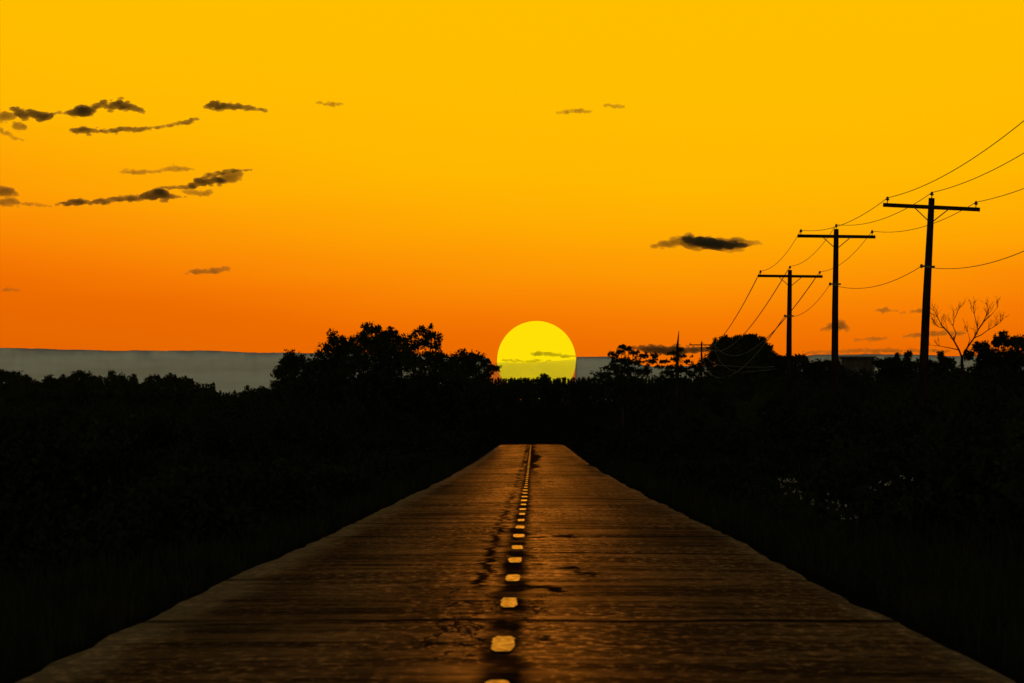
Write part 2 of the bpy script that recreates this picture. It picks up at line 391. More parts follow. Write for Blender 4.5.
def blob_mesh(name, ells, voxel, amp, freq, mat, seed, mesh_d):
    """union of ellipsoids in picture-sized units, made ragged by noise, scaled to its distance"""
    s = mesh_d / F
    E = np.array(ells, float)                        # x, y, rx, rz, ry, yo
    pad = 3 * amp + 2
    lo = np.array([(E[:, 0] - E[:, 2]).min(), (E[:, 5] - E[:, 4]).min(), (-E[:, 1] - E[:, 3]).min()]) - pad
    hi = np.array([(E[:, 0] + E[:, 2]).max(), (E[:, 5] + E[:, 4]).max(), (-E[:, 1] + E[:, 3]).max()]) + pad
    dim = np.ceil((hi - lo) / voxel).astype(int) + 1
    ax = [lo[i] + voxel * np.arange(dim[i]) for i in range(3)]
    Fld = np.full(dim, -9.0)
    for x, y, rx, rz, ry, yo in E:
        r = min(rx, rz, ry); m = pad
        w = [np.where((ax[i] > c - q - m) & (ax[i] < c + q + m))[0] for i, (c, q) in enumerate(((x, rx), (yo, ry), (-y, rz)))]
        S = tuple(slice(q[0], q[-1] + 1) for q in w)
        X, Y, Z = np.meshgrid(ax[0][S[0]], ax[1][S[1]], ax[2][S[2]], indexing='ij')
        f = (1 - np.sqrt(((X - x) / rx) ** 2 + ((Y - yo) / ry) ** 2 + ((Z + y) / rz) ** 2)) * r
        Fld[S] = np.maximum(Fld[S], f)
    near = (Fld > -pad) & (Fld < pad + 4)
    P = np.argwhere(near) * voxel + lo
    Fld[near] += amp * lattice_noise(P * np.array([freq * .5, freq, freq]), seed)
    Fld[0] = Fld[-1] = -1; Fld[:, 0] = Fld[:, -1] = -1; Fld[:, :, 0] = Fld[:, :, -1] = -1
    V, Q = surface_net(Fld, lo, voxel)
    c = (V.min(0) + V.max(0)) / 2
    me = bpy.data.meshes.new(name); me.from_pydata(((V - c) * s).tolist(), [], Q.tolist()); me.update(); me.validate()
    me.materials.append(mat)
    o = bpy.data.objects.new(name, me); COL.objects.link(o)
    o.location = ((c[0] - 533) * s, mesh_d + c[1] * s, CH + (432 + c[2]) * s)
    return o

def chain(pts, rnd, flat=1.0, puff=.35):
    """ellipsoids strung along (x, y, half height) points with small ragged puffs"""
    E = []
    for (x0, y0, h0), (x1, y1, h1) in zip(pts, pts[1:]):
        L = math.hypot(x1 - x0, y1 - y0); n = max(1, int(L / 2.2))
        for i in range(n):
            t = (i + rnd.random() * .6) / n
            h = h0 + (h1 - h0) * t; h = h * rnd.uniform(.7, 1.15) + .42
            x = x0 + (x1 - x0) * t; y = y0 + (y1 - y0) * t + rnd.uniform(-.3, .3) * h
            E.append((x, y, h * rnd.uniform(1.2, 2.1), h, max(h, 1.2), rnd.uniform(-1, 1)))
            if rnd.random() < puff:
                g = h * rnd.uniform(.25, .5)
                E.append((x + rnd.uniform(-3, 3), y + rnd.choice((-1, 1)) * h * rnd.uniform(.8, 1.3), g * rnd.uniform(1.5, 3), g, max(g, .8), rnd.uniform(-1, 1)))
    return E

CD = 8000.0
M_cloud = cloud_mat('dark_cloud', 0.40, (0.52, 0.52, 0.36))
M_thin = cloud_mat('thin_cloud', 0.18, (0.45, 0.43, 0.30))
CL = [  # dark?, label, chains
 (1, 'ragged dark cloud with a lumpy top, upper cloud at the left edge of the sky', [[(12,108,2),(17,111,3),(25,115,3.6),(31,112,3.6),(40,117,3.8),(48,116,3.4),(52,114,1.5)], [(52,114,.8),(62,112,.8)]]),
 (0, 'faint torn brown cloud at the very left edge below the ragged dark clouds', [[(-4,119,4),(6,116,5),(12,118,4)], [(14,123,2),(21,127,4),(25,126,1.5)], [(-3,129,2),(7,134,1.8),(15,138,1.4),(24,141,.8)]]),
 (1, 'torn dark cloud with a peaked middle and wispy right half high over the left treeline', [[(64,113,1),(72,112.5,3),(82,111,5.2),(90,110.5,3.6),(97,106,2.6),(103,103,2.2),(108,109,1.8),(113,112,1.2)], [(112,106,2.5),(119,103,3.6),(127,106,3.4),(138,109.5,2.4),(145,112,.8)]]),
 (1, 'long thin dark streak of cloud under the torn peaked cloud', [[(70,129,1.3),(76,131,2.6),(85,130,2.7),(97,131,1.8),(110,131,1.8),(125,129,2.6),(140,129,1.8),(158,127,.9),(175,124,1.4),(186,122,2.2),(198,118.5,1.2)]]),
 (1, 'short dark cloud with a fading brown right tail, right of the upper left clouds', [[(205,106,1.4),(212,105,3.4),(225,106,3.2),(240,107,2.6),(252,108,1.8),(266,111,1.2)]]),
 (0, 'tiny thin brown cloud standing alone right of the upper left cloud cluster', [[(317,102,1.1),(328,104,1.9),(344,104,1.2)]]),
 (0, 'pale brown cloud wisp just above the long slanting dark cloud', [[(123,172.5,1.6),(135,172.5,2),(150,171.5,1.4),(165,170,1.6),(177,168.5,2.8),(193,169.5,.9)]]),
 (1, 'longest dark cloud, slanting upward to the right with a forked end', [[(56,204.5,.9),(68,203,2),(76,201,3),(85,202.5,1.8),(105,201.5,2.3),(118,199,2.6),(135,198.5,2.8),(150,195.5,3.6),(160,194,4.6),(168,195.5,3),(176,197,1.3),(188,197.5,.7)],
     [(148,192,1.2),(162,187.5,1.2),(175,187.5,1.2),(188,187,2),(200,182,3.6),(210,180.5,3.8),(224,181,2.4)], [(196,181,2),(207,176,1.8),(222,172.5,1.9),(236,170.5,1.3),(252,170,.8)]]),
 (0, 'thin brown veil of cloud hanging under the forked end of the longest cloud', [[(224,178,4),(232,177,5),(240,174,3)], [(185,192,2),(200,194,2.4),(212,192,2.4)]]),
 (0, 'small faint brown cloud touching the left edge level with the longest cloud', [[(-5,187,3),(5,191,5),(15,195,2)], [(-4,203,2.2),(8,201.5,3.4),(18,203.5,1.6),(50,206,.7)]]),
 (0, 'small brown cloud of broken puffs alone above the left cloud bank', [[(189,271,1.4),(198,272.5,2.6),(207,271,1.8),(215,271.5,2.6),(223,269,2.2),(230,268,1.4)]]),
 (0, 'thin dash of cloud at the left edge, lowest of the left clouds', [[(-6,290.5,1.2),(8,290,1.2),(20,290,.8)]]),
 (0, 'small thin cloud high above the sun, left and longer of a pair', [[(558,112.8,1),(566,111.8,1.8),(578,110.8,1.9),(592,111,1)]]),
 (0, 'very small faint cloud high above the sun, right of a longer one', [[(605,105,1.2),(614,106,1.7),(625,106.5,.8)]]),
 (1, 'dark cloud with ragged ends alone right of and above the sun', [[(684,237,2),(690,240,3),(697,242,4.2),(708,243,4.6),(722,245,4.4),(735,245.5,3.2),(746,245,2)]]),
 (0, 'brown veil of cloud spread round the dark cloud right of the sun', [[(652,248,1.6),(660,243.5,2.2),(672,243,3.6),(682,240,4.6),(692,242,5),(712,244,5),(735,244,4.6),(748,242.5,3),(762,243.5,1.2)]]),
 (0, 'small grey cloud cut by the middle utility pole', [[(821,329.5,1.3),(830,328,2.2),(838,325,4.2),(843,326.5,3.2),(848,329,1.2)]]),
 (0, 'thin flat grey cloud streak between the middle pole and the nearest pole', [[(855,340.3,1),(868,339.3,1.7),(888,338.3,.9)]]),
 (0, 'small brown cloud between the two taller poles above the flat streaks', [[(875,311,1.4),(883,310,2.2),(893,311,1),(905,312.5,.8)], [(912,311,1.3),(920,310.5,1.8),(928,311,.9)]]),
 (0, 'flat grey cloud streak crossing behind the nearest pole and the bare tree', [[(903,336.5,1.3),(920,335,2),(940,333,2.4),(966,333,.9)]]),
 (0, 'long low grey cloud streak behind the bases of the two taller poles', [[(806,353,1.2),(840,351.5,1.6),(880,350.5,1.9),(915,350.5,1.7),(950,351.5,1.2)]]),
 (1, 'flat grey cloud bar behind the spire-topped dead conifer', [[(633,347.5,1.2),(650,349,2.8),(668,351,3.6),(684,350.5,3.6),(700,350,2.6),(716,348,1.2)]]),
 (0, 'thin brown cloud wisp crossing the lower face of the sun', [[(529,353.6,.8),(541,353.8,1.7),(556,355,1.2),(575,356.8,.9)], [(503,360.5,.7),(525,361.2,.8),(552,360.3,.7)]]),
]
for i, (dk, lab, chs) in enumerate(CL):
    rnd = random.Random(100 + i); E = []
    for c in chs: E += chain(c, rnd)
    o = blob_mesh('cloud', E, 0.55, 1.15, .42, M_cloud if dk else M_thin, i, CD + 60 * i)
    tag(o, lab, 'cloud', 'small clouds at sunset')

def bank(name, lab, top, d, depth, bot, seed, mat, amp=.7):
    """long low cloud: a lofted body with rounded, uneven top that follows the given outline"""
    s = d / F; vs, fs = [], []; n = 20; x = top[0][0]; rings = 0; xe = top[-1][0]
    while x <= xe + .01:
        for (x0, y0), (x1, y1) in zip(top, top[1:]):
            if x <= x1 + .02: y = y0 + (y1 - y0) * (x - x0) / (x1 - x0); break
        endf = min(1.0, math.sqrt(max(0.0, 1 - (1 - min(x - top[0][0], xe - x) / 2.0) ** 2)) if min(x - top[0][0], xe - x) < 2 else 1.0) * .995 + .005
        y += amp * (noise.fractal(Vector((x * .03, seed, 0)), .9, 2.1, 5) * 1.1 + .5 * abs(noise.noise(Vector((x * .11, seed, 4)))))
        h = (bot - y) / 2 * endf; cy = (bot + y) / 2
        for k in range(n):
            a = 2 * math.pi * k / n; ca, sa = math.cos(a), math.sin(a)
            q = lambda v: math.copysign(abs(v) ** .45, v)
            px, pz = x, cy - q(sa) * h; py = q(ca) * depth * endf
            w = noise.fractal(Vector((x * .035, pz * .16, py * .05 + seed)), .9, 2.1, 4)
            vs.append(PX(px, pz, d) + Vector((0, (py + w * depth * .35) * s, 0)))
        rings += 1; x += 1.5 if not (x - top[0][0] < 6 or xe - x < 7) else .5
    for i in range(rings - 1):
        for k in range(n): fs.append((i * n + k, i * n + (k + 1) % n, (i + 1) * n + (k + 1) % n, (i + 1) * n + k))
    fs.append(tuple(range(n))[::-1]); fs.append(tuple((rings - 1) * n + k for k in range(n)))
    c = sum(vs, Vector()) / len(vs)
    o = mesh_obj(name, [v - c for v in vs], fs, mat, None, True); o.location = c
    return tag(o, lab, 'cloud bank', 'low cloud banks on the horizon')
bank('cloud_bank', 'long flat-topped grey cloud bank along the horizon left of the sun', [(-260, 346.5), (-40, 347.5), (20, 348), (80, 350), (140, 350.5), (200, 350.5), (260, 352.5), (330, 353), (420, 355), (490, 358)], 10500, 30, 436, 11, M_bank)
bank('cloud_bank', 'short grey cloud bank just right of the sun behind the flat-topped pine', [(574.8, 356.8), (612, 356.5), (622, 361), (650, 366), (720, 366)], 10500, 22, 432, 13, M_bank)
bank('cloud_bank', 'low pale grey cloud bank behind the shed and pole bases on the right', [(780, 357), (830, 354.5), (880, 354), (930, 355), (1000, 357), (1200, 357)], 10500, 22, 432, 17, M_bank)
M_veil = cloud_mat('thin_horizon_veil', 0.017, (0.96, 0.96, 0.96))
bank('cloud_bank', 'thin pale veil of cloud across the bottom of the sun', [(492, 362), (520, 362.5), (552, 361), (577, 358.5)], 10200, 14, 428, 19, M_veil, .5)

# ------------------------------------------------------------------ vegetation
def leaves_in(blobs, d, rs, leaf_px=1.5, dens=1.0, clump_px=3.2, depth_k=1.0, fuzz=.16, flatten=1.0, core=1):
    """leaf quads grouped in clumps through ellipsoids given in pixels (x, y, rx, ry); returns (n,4,3) world coords"""
    s = d / F; out = []
    for (bx, by, rx, ry) in blobs:
        n = int(max(5, dens * 0.9 * (rx * ry) ** .75 * 1.6))
        u = rs.normal(size=(n, 3)); u /= np.linalg.norm(u, axis=1)[:, None]
        rad = rs.uniform(.25, 1.0, n) ** .55 + rs.normal(0, fuzz, n) * (rs.random(n) < .5)
        rzz = depth_k * (rx + ry) * .5
        ctr = np.stack([bx + u[:, 0] * rx * rad, u[:, 1] * rzz * rad, by + u[:, 2] * ry * rad], 1)
        m = 16
        cr = clump_px * rs.uniform(.55, 1.25, n)
        o = rs.normal(size=(n, m, 3)) * .5 * cr[:, None, None]; o[:, :, 2] *= flatten
        P = (ctr[:, None, :] + o).reshape(-1, 3); L = leaf_px * rs.uniform(.55, 1.35, len(P))
        out.append(_quads(P, L, rs))
        if core:
            nc = int((6 + rx * ry * .10) * core)
            u = rs.normal(size=(nc, 3)); u /= np.linalg.norm(u, axis=1)[:, None]
            rad = rs.uniform(0, .62, nc)
            C = np.stack([bx + u[:, 0] * rx * rad, u[:, 1] * rzz * rad, by + u[:, 2] * ry * rad], 1)
            out.append(_quads(C, np.full(nc, .34 * min(rx, ry) + .8) * rs.uniform(.6, 1.1, nc), rs))
    Q = np.concatenate(out)
    W = np.empty_like(Q); W[..., 0] = (Q[..., 0] - 533) * s; W[..., 1] = d + Q[..., 1] * s; W[..., 2] = CH + (432 - Q[..., 2]) * s
    return W

def _quads(P, L, rs):
    n = len(P)
    a = rs.normal(size=(n, 3)); a /= np.linalg.norm(a, axis=1)[:, None]
    b = rs.normal(size=(n, 3)); b -= a * (a * b).sum(1)[:, None]; b /= np.linalg.norm(b, axis=1)[:, None]
    a = a * L[:, None]; b = b * (L * rs.uniform(.4, .75, n))[:, None]
    return np.stack([P - a, P - b * .9 + a * .1, P + a, P + b], 1)

def trunk_mb(base, blobs, d, rng, r0, lean=0.0):
    """tapered trunk with a limb into every blob of the crown"""
    mb = MB(); s = d / F
    top = min(blobs, key=lambda b: b[1]); tp = PX(top[0], top[1] + top[3] * .3, d); base = Vector(base)
    H = tp.z - base.z
    pts = [base + (tp - base) * t + Vector((rng.uniform(-.05, .05), rng.uniform(-.05, .05), 0)) * H * (t > 0) * (t < 1) for t in (0, .12, .3, .5, .72, .9, 1)]
    pts[0] -= Vector((0, 0, .3)); rr = [r0 * 1.35, r0, r0 * .82, r0 * .62, r0 * .4, r0 * .2, r0 * .08]
    mb.tube(pts, rr, 8)
    for (bx, by, rx, ry) in blobs:
        e = PX(bx, by - ry * .5, d) + Vector((0, rng.uniform(-.6, .6) * rx * s, 0))
        t = max(.18, min(.8, (e.z - base.z) / max(H, .1) * .6)); b = base + (tp - base) * t
        if (e - b).length < .2: continue
        mid = b + (e - b) * .55 + Vector((0, 0, -.10 * (e - b).length))
        mb.tube([b, mid, e], [r0 * .42 * (1 - t * .6), r0 * .25, r0 * .06], 5)
        for q in range(4):
            g = mid + (e - mid) * rng.uniform(.2, .9)
            h = g + Vector((rng.uniform(-1, 1) * rx, rng.uniform(-1, 1) * rx, rng.uniform(-.1, 1.0) * ry)) * s * .9
            mb.tube([g, h], [r0 * .12, r0 * .03], 4)
    return mb

def tree(name, label, cat, blobs, d, seed, mat=None, group=None, r0=.2, base_x=None, crown='crown', **kw):
    rs = np.random.RandomState(seed); rng = random.Random(seed)
    bl = [b if len(b) == 4 else (b[0], b[1], b[2], b[2] * .85) for b in blobs]
    bx = base_x if base_x is not None else sum(b[0] * b[2] for b in bl) / sum(b[2] for b in bl)
    X = (bx - 533) * d / F; base = Vector((X, d, gz(X, d)))
    root = empty(name, base, label, cat, group)
    W = leaves_in(bl, d, rs, **kw) - np.array(base)
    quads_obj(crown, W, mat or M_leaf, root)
    mb = trunk_mb(base, bl, d, rng, r0); mb.v = [v - base for v in mb.v]
    mb.build('trunk', M_bark, root, True)
    return root

# big clump left of the sun
GL = 'broadleaf trees in the tall clump left of the sun'
tree('broadleaf_tree', 'loose leafy tree with see-through left side at the left end of the tall clump', 'tree',
     [(291,358,8), (282,364,7), (279,374,7), (301,361,8), (277,384,6), (290,372,13), (309,369,9), (297,388,20), (280,396,14), (312,385,16), (316,362,6), (310,370,9), (322,374,8)], 900, 1, None, GL, dens=1.5, leaf_px=1.25, clump_px=2.6, core=2, fuzz=.3)
tree('broadleaf_tree', 'bushy tree with a small round knob at its upper left in the tall clump', 'tree',
     [(334,339,7.5), (343,342,7), (327,348,5), (321,355,5), (337,352,14), (350,347,7), (325,366,12), (345,368,18), (331,384,20), (353,340,4)], 885, 2, None, GL, dens=1.5, leaf_px=1.25, clump_px=2.6, core=2, fuzz=.3)
tree('broadleaf_tree', 'tallest dense tree in the middle of the clump left of the sun', 'tree',
     [(369,330,7), (377,331,6), (362,338,7), (392,334,8), (384,338,8), (372,345,14), (400,342,9), (385,356,20), (360,360,14), (400,364,16), (378,380,24), (366,326,3), (356,350,9), (408,356,10), (388,347,9)], 870, 3, None, GL, dens=1.5, leaf_px=1.25, clump_px=2.6, core=2, fuzz=.3)
tree('broadleaf_tree', 'open-crowned tree with sky showing through, just right of the tallest tree', 'tree',
     [(422,331,5.5), (430,335,6), (438,338,5), (425,341,7), (436,346,5), (413,336,5), (441,355,5), (417,345,5), (428,360,11), (414,362,10), (440,370,12), (422,382,20), (431,327,2.5), (446,363,9), (405,351,9), (412,346,5.5), (450,374,10), (436,356,6)], 858, 4, None, GL, dens=1.25, leaf_px=1.25, clump_px=2.5, fuzz=.2)
tree('broadleaf_tree', 'lower spreading tree with twiggy right edge touching the sun', 'tree',
     [(463,354,5.5), (454,360,7), (471,358,6), (478,357,5), (485,364,6), (491,368.5,4.5), (497,368.5,2.5), (470,370,12), (484,376,9), (458,380,16), (480,390,14), (456,367,9), (466,362,8)], 846, 5, None, GL, dens=1.5, leaf_px=1.25, clump_px=2.6, core=2, fuzz=.3)

for i, (x, y, rx, d) in enumerate([(262,402,12,838),(285,396,18,832),(312,391,18,826),(340,385,20,822),(368,382,20,818),(396,382,20,816),(424,384,20,814),(450,388,18,812),(474,394,15,810),(490,402,9,812)]):
    tree('understorey_bush', ['', 'broad ', 'leafy ', 'dense ', 'tall ', 'full ', 'heavy ', 'close-set ', 'round ', 'small '][i] + 'bush under the left trees, ' + ['at the far left end of the clump', 'under the see-through tree', 'between the see-through and knob-topped trees', 'under the knob-topped tree', 'left under the tallest tree', 'right under the tallest tree', 'under the open-crowned tree', 'left under the spreading tree', 'right under the spreading tree', 'at the right end of the clump'][i],
         'bush', [(x, y, rx, 13), (x - rx * .5, y + 14, rx, 14), (x + rx * .5, y + 14, rx, 14), (x, y + 32, rx * 1.2, 16)], d, 300 + i, M_brush, 'bushes under the tall clump', r0=.07, crown='foliage', dens=.9)

# far row of trees on the left
row = [(-14,372,'rounded'), (2,369,'tall rounded'), (13,371.5,'twin-spiked'), (25,374,'domed'), (38,381,'very low'), (50,376,'small rounded'), (64,374.5,'wide low'), (78,370.5,'highest round-headed'),
       (90,373.5,'broad'), (101,377,'small ragged'), (112,371,'pointed'), (121,374.5,'blunt-topped'), (134,375,'small pointed'), (146,380,'low bushy'), (154,374.5,'square-headed'), (170,373.5,'leafy'), (185,376,'loose feathery-edged'),
       (200,392,'tiny'), (212,388.5,'small cone-shaped'), (230,394.5,'lowest'), (248,387,'small spiky'), (262,386,'dense little')]
desc = {-14: 'edge'}
for i, (x, y, kind) in enumerate(row):
    rg = random.Random(40 + i); d = 760 + rg.uniform(-40, 40)
    big = 7 if x < 192 else 5.5
    if 'pointed' in kind or 'cone' in kind or 'spiky' in kind or 'spiked' in kind:
        bl = [(x, y + 2, 2, 2.5), (x + rg.uniform(-1, 1), y + 6, 4, 3.5), (x, y + 11, 6, 5), (x, y + 20, 9, 8), (x + rg.uniform(-3, 3), y + 32, 10, 9)]
        if 'spiked' in kind: bl += [(x + 6, y + 2.5, 1.8, 3), (x + 5, y + 9, 5, 5)]
    else:
        bl = [(x, y + big * .8, big * .9, big * .75), (x - big * .7, y + big * 1.3, big * .8, big * .8), (x + big * .8, y + big * 1.2, big * .8, big * .75),
              (x, y + big * 2.4, big * 1.5, big * 1.2), (x + rg.uniform(-3, 3), y + big * 4.2, big * 1.7, big * 1.6)]
    where = 'between its neighbours' 
    lab = f'{kind} dark tree in the far low treeline under the left cloud bank'
    tree('distant_tree', lab, 'tree', bl, d, 60 + i, M_leaf, 'trees of the far left treeline', r0=.15, leaf_px=1.35, clump_px=2.4, fuzz=.10, dens=1.1)

# flat-topped pine and dead spire right of the sun
tree('pine_tree', 'flat-topped layered pine right of the sun', 'tree',
     [(624,347.5,5,2.2), (629,349,4,1.8), (613,354.5,5.5,2.4), (621,352,4,2), (634,353,6,2), (642,355.5,6,2.2), (655,356,3.5,2.5), (651,361,5,2.2), (620,360,9,3), (633,362,12,4), (613,367,10,4), (628,372,18,6), (645,370,5,5), (604,376,10,4), (620,384,24,8)],
     520, 31, M_needle, None, r0=.17, base_x=628, clump_px=2.2, leaf_px=1.2, flatten=.85, dens=1.7, fuzz=.4, core=False)
def spire():
    d = 540; bl = [(681,350,4,1.5), (673,353.5,5,1.2), (683,356,5,1.2), (675,359,4,1.2), (664,361.5,6,1.2), (687,362,5,1.6), (692,366,3,1.8), (659,367,5,1.2), (673,367,8,2.4), (684,370,8,2.6), (668,373,8,3.2), (692,374,5,2.5), (678,380,14,6), (660,381,10,5)]
    root = tree('dead_topped_conifer', 'thin half-dead conifer with a bare spire-like top', 'tree', bl, d, 33, M_needle, None, r0=.05, base_x=677, clump_px=1.9, leaf_px=1.1, flatten=.8, dens=2.0, fuzz=.4, core=False)
    mb = MB(); B = Vector(root.location)
    pts = [B - Vector((0, 0, .3)), PX(677, 385, d), PX(677.3, 360, d), PX(677.6, 345, d), PX(678.3, 338, d), PX(678.8, 331, d)]
    mb.tube([p - B for p in pts], [.2, .15, .11, .085, .05, .02], 7)
    rg = random.Random(3)
    for q in range(26):
        y = rg.uniform(340, 372); a = rg.uniform(0, 6.28); L = (y - 334) * .33 * d / F * rg.uniform(.3, 1)
        p = PX(677.5, y, d); e = p + Vector((math.cos(a) * L, math.sin(a) * L, L * rg.uniform(-.25, .12)))
        mb.tube([p - B, e - B], [.022, .008], 4)
    mb.build('snag', M_bark, root, True)
spire()

tree('rounded_tree', 'wide round twiggy-topped tree behind the drooping bright wires', 'tree',
     [(719,342,5.5), (726,341,6), (735,342,5), (745,340,6.5), (753,339,5), (761,342,6), (767,349,5.5), (771,356,5), (740,352,13), (756,356,13), (720,356,10), (708,362,7), (700,368,6), (745,370,24), (722,375,18), (778,364,9), (766,362,11), (730,348,9), (748,347,9), (762,352,10), (716,349,7), (724,352,9), (722,362,10), (714,355,6), (731,362,9), (755,343,6), (738,338.5,4), (749,337.5,3.5), (770,372,14)],
     905, 35, None, None, r0=.2, clump_px=2.0, leaf_px=1.0, fuzz=.2, dens=3.0, core=3)
tree('hedge_bush', 'flat-topped dense bush right beside the farther bare pole base', 'bush',
     [(780,360,6,4.5), (788,359.5,6,4.5), (797,359,6,4.2), (803,359.5,4,4), (790,370,18,9)], 430, 36, M_brush, None, r0=.08, crown='foliage', clump_px=2, leaf_px=1.1, fuzz=.03, dens=2.6, core=4)
sh = [('low bush between the flat-topped bush and the small shed', [(809,365,6,4.5), (818,365,7,4.5), (828,364,7,4.2), (836,364,5,4), (820,374,20,9), (838,374,10,9)]),
      ('long low bush with two little knobs right of the small shed', [(880,363,8,4), (890,362,7,4), (897,356,2.2,2.6), (897,361,4,4), (907,355.5,2.6,3), (910,354.5,2,2), (907,361,5,4), (900,371,26,10), (918,364,8,4.5)]),
      ('small pointed shrub between the nearest pole and the bare tree', [(930,364,8,4.5), (941,356,3.5,4), (944,361,6,5), (950,363,7,5), (938,372,18,9)]),
      ('rising twiggy thicket at the right edge beyond the bare tree', [(969,355,6,5), (977,347,4.5,4.5), (985,348,7,7), (997,341,6,6), (1003,334.5,4,3.5), (1008,342,7,6), (1016,341,6,5), (1026,343,9,8), (990,360,18,12), (1015,358,20,14), (1045,352,18,14), (1000,375,40,14)])]
for i, (lab, bl) in enumerate(sh):
    tree('roadside_bush', lab, 'bush', bl, 340 + 10 * (i % 2) if i != 3 else 300, 80 + i, M_brush, 'bushes along the right horizon', r0=.06, crown='foliage', clump_px=2.1, leaf_px=1.1, fuzz=.2 if i == 3 else .1, dens=2.6, core=4)

def bare_tree():
    d = 322; rg = random.Random(12); s = d / F
    X = (962 - 533) * s; B = Vector((X, d, gz(X, d)))
    root = empty('bare_tree', B, 'leafless tree with fine spreading twigs right of the nearest pole', 'tree')
    mb, tw = MB(), MB()
    mb.tube([B - B - Vector((0, 0, .3)), PX(962, 400, d) - B, PX(962, 358, d) - B], [.11, .09, .06], 7)
    limbs = [[(962,358),(959,350),(954,341),(948,332),(942,326),(938,318),(934,311)], [(948,332),(944,328),(939,327),(934,322)], [(954,341),(956,333),(953,326),(955,318),(958,310)], [(959,350),(950,348),(940,346),(930,345)],
             [(962,358),(967,348),(974,338),(978,330),(983,322),(986,316),(988,310)], [(974,338),(981,335),(988,330),(995,326),(1000,321)], [(978,330),(976,322),(974,314),(973,308)], [(983,322),(990,316),(997,308)], [(967,348),(970,340),(968,332)]]
    def twig(p, dr, L, r, lev):
        q = p; pts = [p]
        for k in range(3):
            dr = (dr + Vector((rg.uniform(-.35, .35), rg.uniform(-.35, .35), rg.uniform(-.1, .35)))).normalized()
            q = q + dr * L / 3; pts.append(q)
        tw.tube([x - B for x in pts], [r, r * .8, r * .6, r * .4], 4, False)
        if lev:
            for k in range(3 if lev > 1 else 2):
                nd = (dr + Vector((rg.uniform(-.9, .9), rg.uniform(-.7, .7), rg.uniform(-.2, .6)))).normalized()
                twig(pts[rg.randint(1, 3)], nd, L * .62, r * .65, lev - 1)
    for li, lm in enumerate(limbs):
        yo = rg.uniform(-.5, .5)
        pts = [PX(x, y, d) + Vector((0, yo * i / len(lm), 0)) for i, (x, y) in enumerate(lm)]
        r = .040 if li in (0, 4) else .022
        mb.tube([p - B for p in pts], [r * (1 - .75 * i / (len(pts) - 1)) for i in range(len(pts))], 6)
        for i in range(2, len(pts)):
            for k in range(3):
                dr = (pts[i] - pts[i - 1]).normalized() + Vector((rg.uniform(-.9, .9), rg.uniform(-.8, .8), rg.uniform(-.1, .6)))
                twig(pts[i], dr.normalized(), rg.uniform(.2, .4), .009, 2)
    mb.build('trunk', M_bark, root, True); tag(tw.build('twigs', M_bark, root), kind='stuff')
bare_tree()

# far wood behind the crest, one mass
def forest():
    rs = np.random.RandomState(77); rg = random.Random(7)
    out = []
    def topy(x):
        if x < 215: return 384
        if x < 470: return 392
        return 378.2
    x = -60
    while x < 1100:
        d = 3420 + rg.uniform(-90, 160); y = topy(x) + rg.uniform(-1.0, 1.4) - (4 if 541 < x < 545 else 0) - (2.6 if 546 < x < 553 else 0)
        w_ = rg.uniform(1.8, 3.2)
        bl = [(x, y + 1.5, w_ * .32, 2.0), (x, y + 5, w_ * .75, 3.2), (x, y + 11, w_ * 1.3, 5), (x, y + 9, 4.5, 5), (x, y + 17, 4.5, 7), (x, y + 26, 4.5, 6)]
        out.append(leaves_in(bl, d, rs, leaf_px=.8, clump_px=1.1, dens=1.3, fuzz=.05, core=7))
        x += rg.uniform(1.6, 3.4)
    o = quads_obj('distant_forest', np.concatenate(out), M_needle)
    tag(o, 'far dark wood with a serrated top beyond the end of the road', 'forest', kind='stuff')
forest()

# undergrowth on both sides, one mass each
def undergrowth(side, label, seed):
    rs = np.random.RandomState(seed); rg = random.Random(seed); out = []
    def bush(d, X, h):
        s = d / F; g = gz(X, d); px = 533 + X / s; r = h * .55 / s; yc = 432 - (g + h * .45 - CH) / s
        bl = [(px, yc, r * 1.5, r), (px + rg.uniform(-1, 1) * r, yc + .3 * r, r * 1.2, r * .9)]
        out.append(leaves_in(bl, d, rs, leaf_px=max(1.3, .07 / s), clump_px=max(2.2, .2 / s), dens=min(1.0, 30 / r), fuzz=.08))
    def limit(px):
        return 406 if px < 200 else 414 if px < 268 else 388 if px < 495 else 440 if px < 600 else 396 if px < 640 else 388 if px < 690 else 370
    for d in (115, 150, 190, 235, 290, 350, 375, 440, 500, 580, 680, 780, 850):     # rows of brush, closing the view under the trees
        s_ = d / F; X = side * (4.6 + d * .0012)
        if side > 0 and d < 130: continue
        while -140 < 533 + X / s_ < 1160:
            px = 533 + X / s_; dd = d + rg.uniform(-.06, .06) * d; g = gz(X, dd)
            zmax = CH + (432 - limit(px)) * d / F
            h = min(zmax - g, rg.uniform(.75, 1.2) * (1.8 if d > 400 else 1) + max(0, abs(X) - 5.5) * (rg.uniform(.32, .6) if side > 0 else rg.uniform(.12, .34)), 5.5)
            if side > 0 and dd < 165 and X < 7: h = min(h, .5)
            if h > .3: bush(dd, X, h)
            X += side * max(h, .5) * rg.uniform(.7, 1.25)
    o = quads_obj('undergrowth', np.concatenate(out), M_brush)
    tag(o, label, 'undergrowth', kind='stuff')
undergrowth(-1, 'dark tangled brush covering the ground left of the road', 21)
undergrowth(1, 'dark tangled brush covering the ground right of the road', 22)

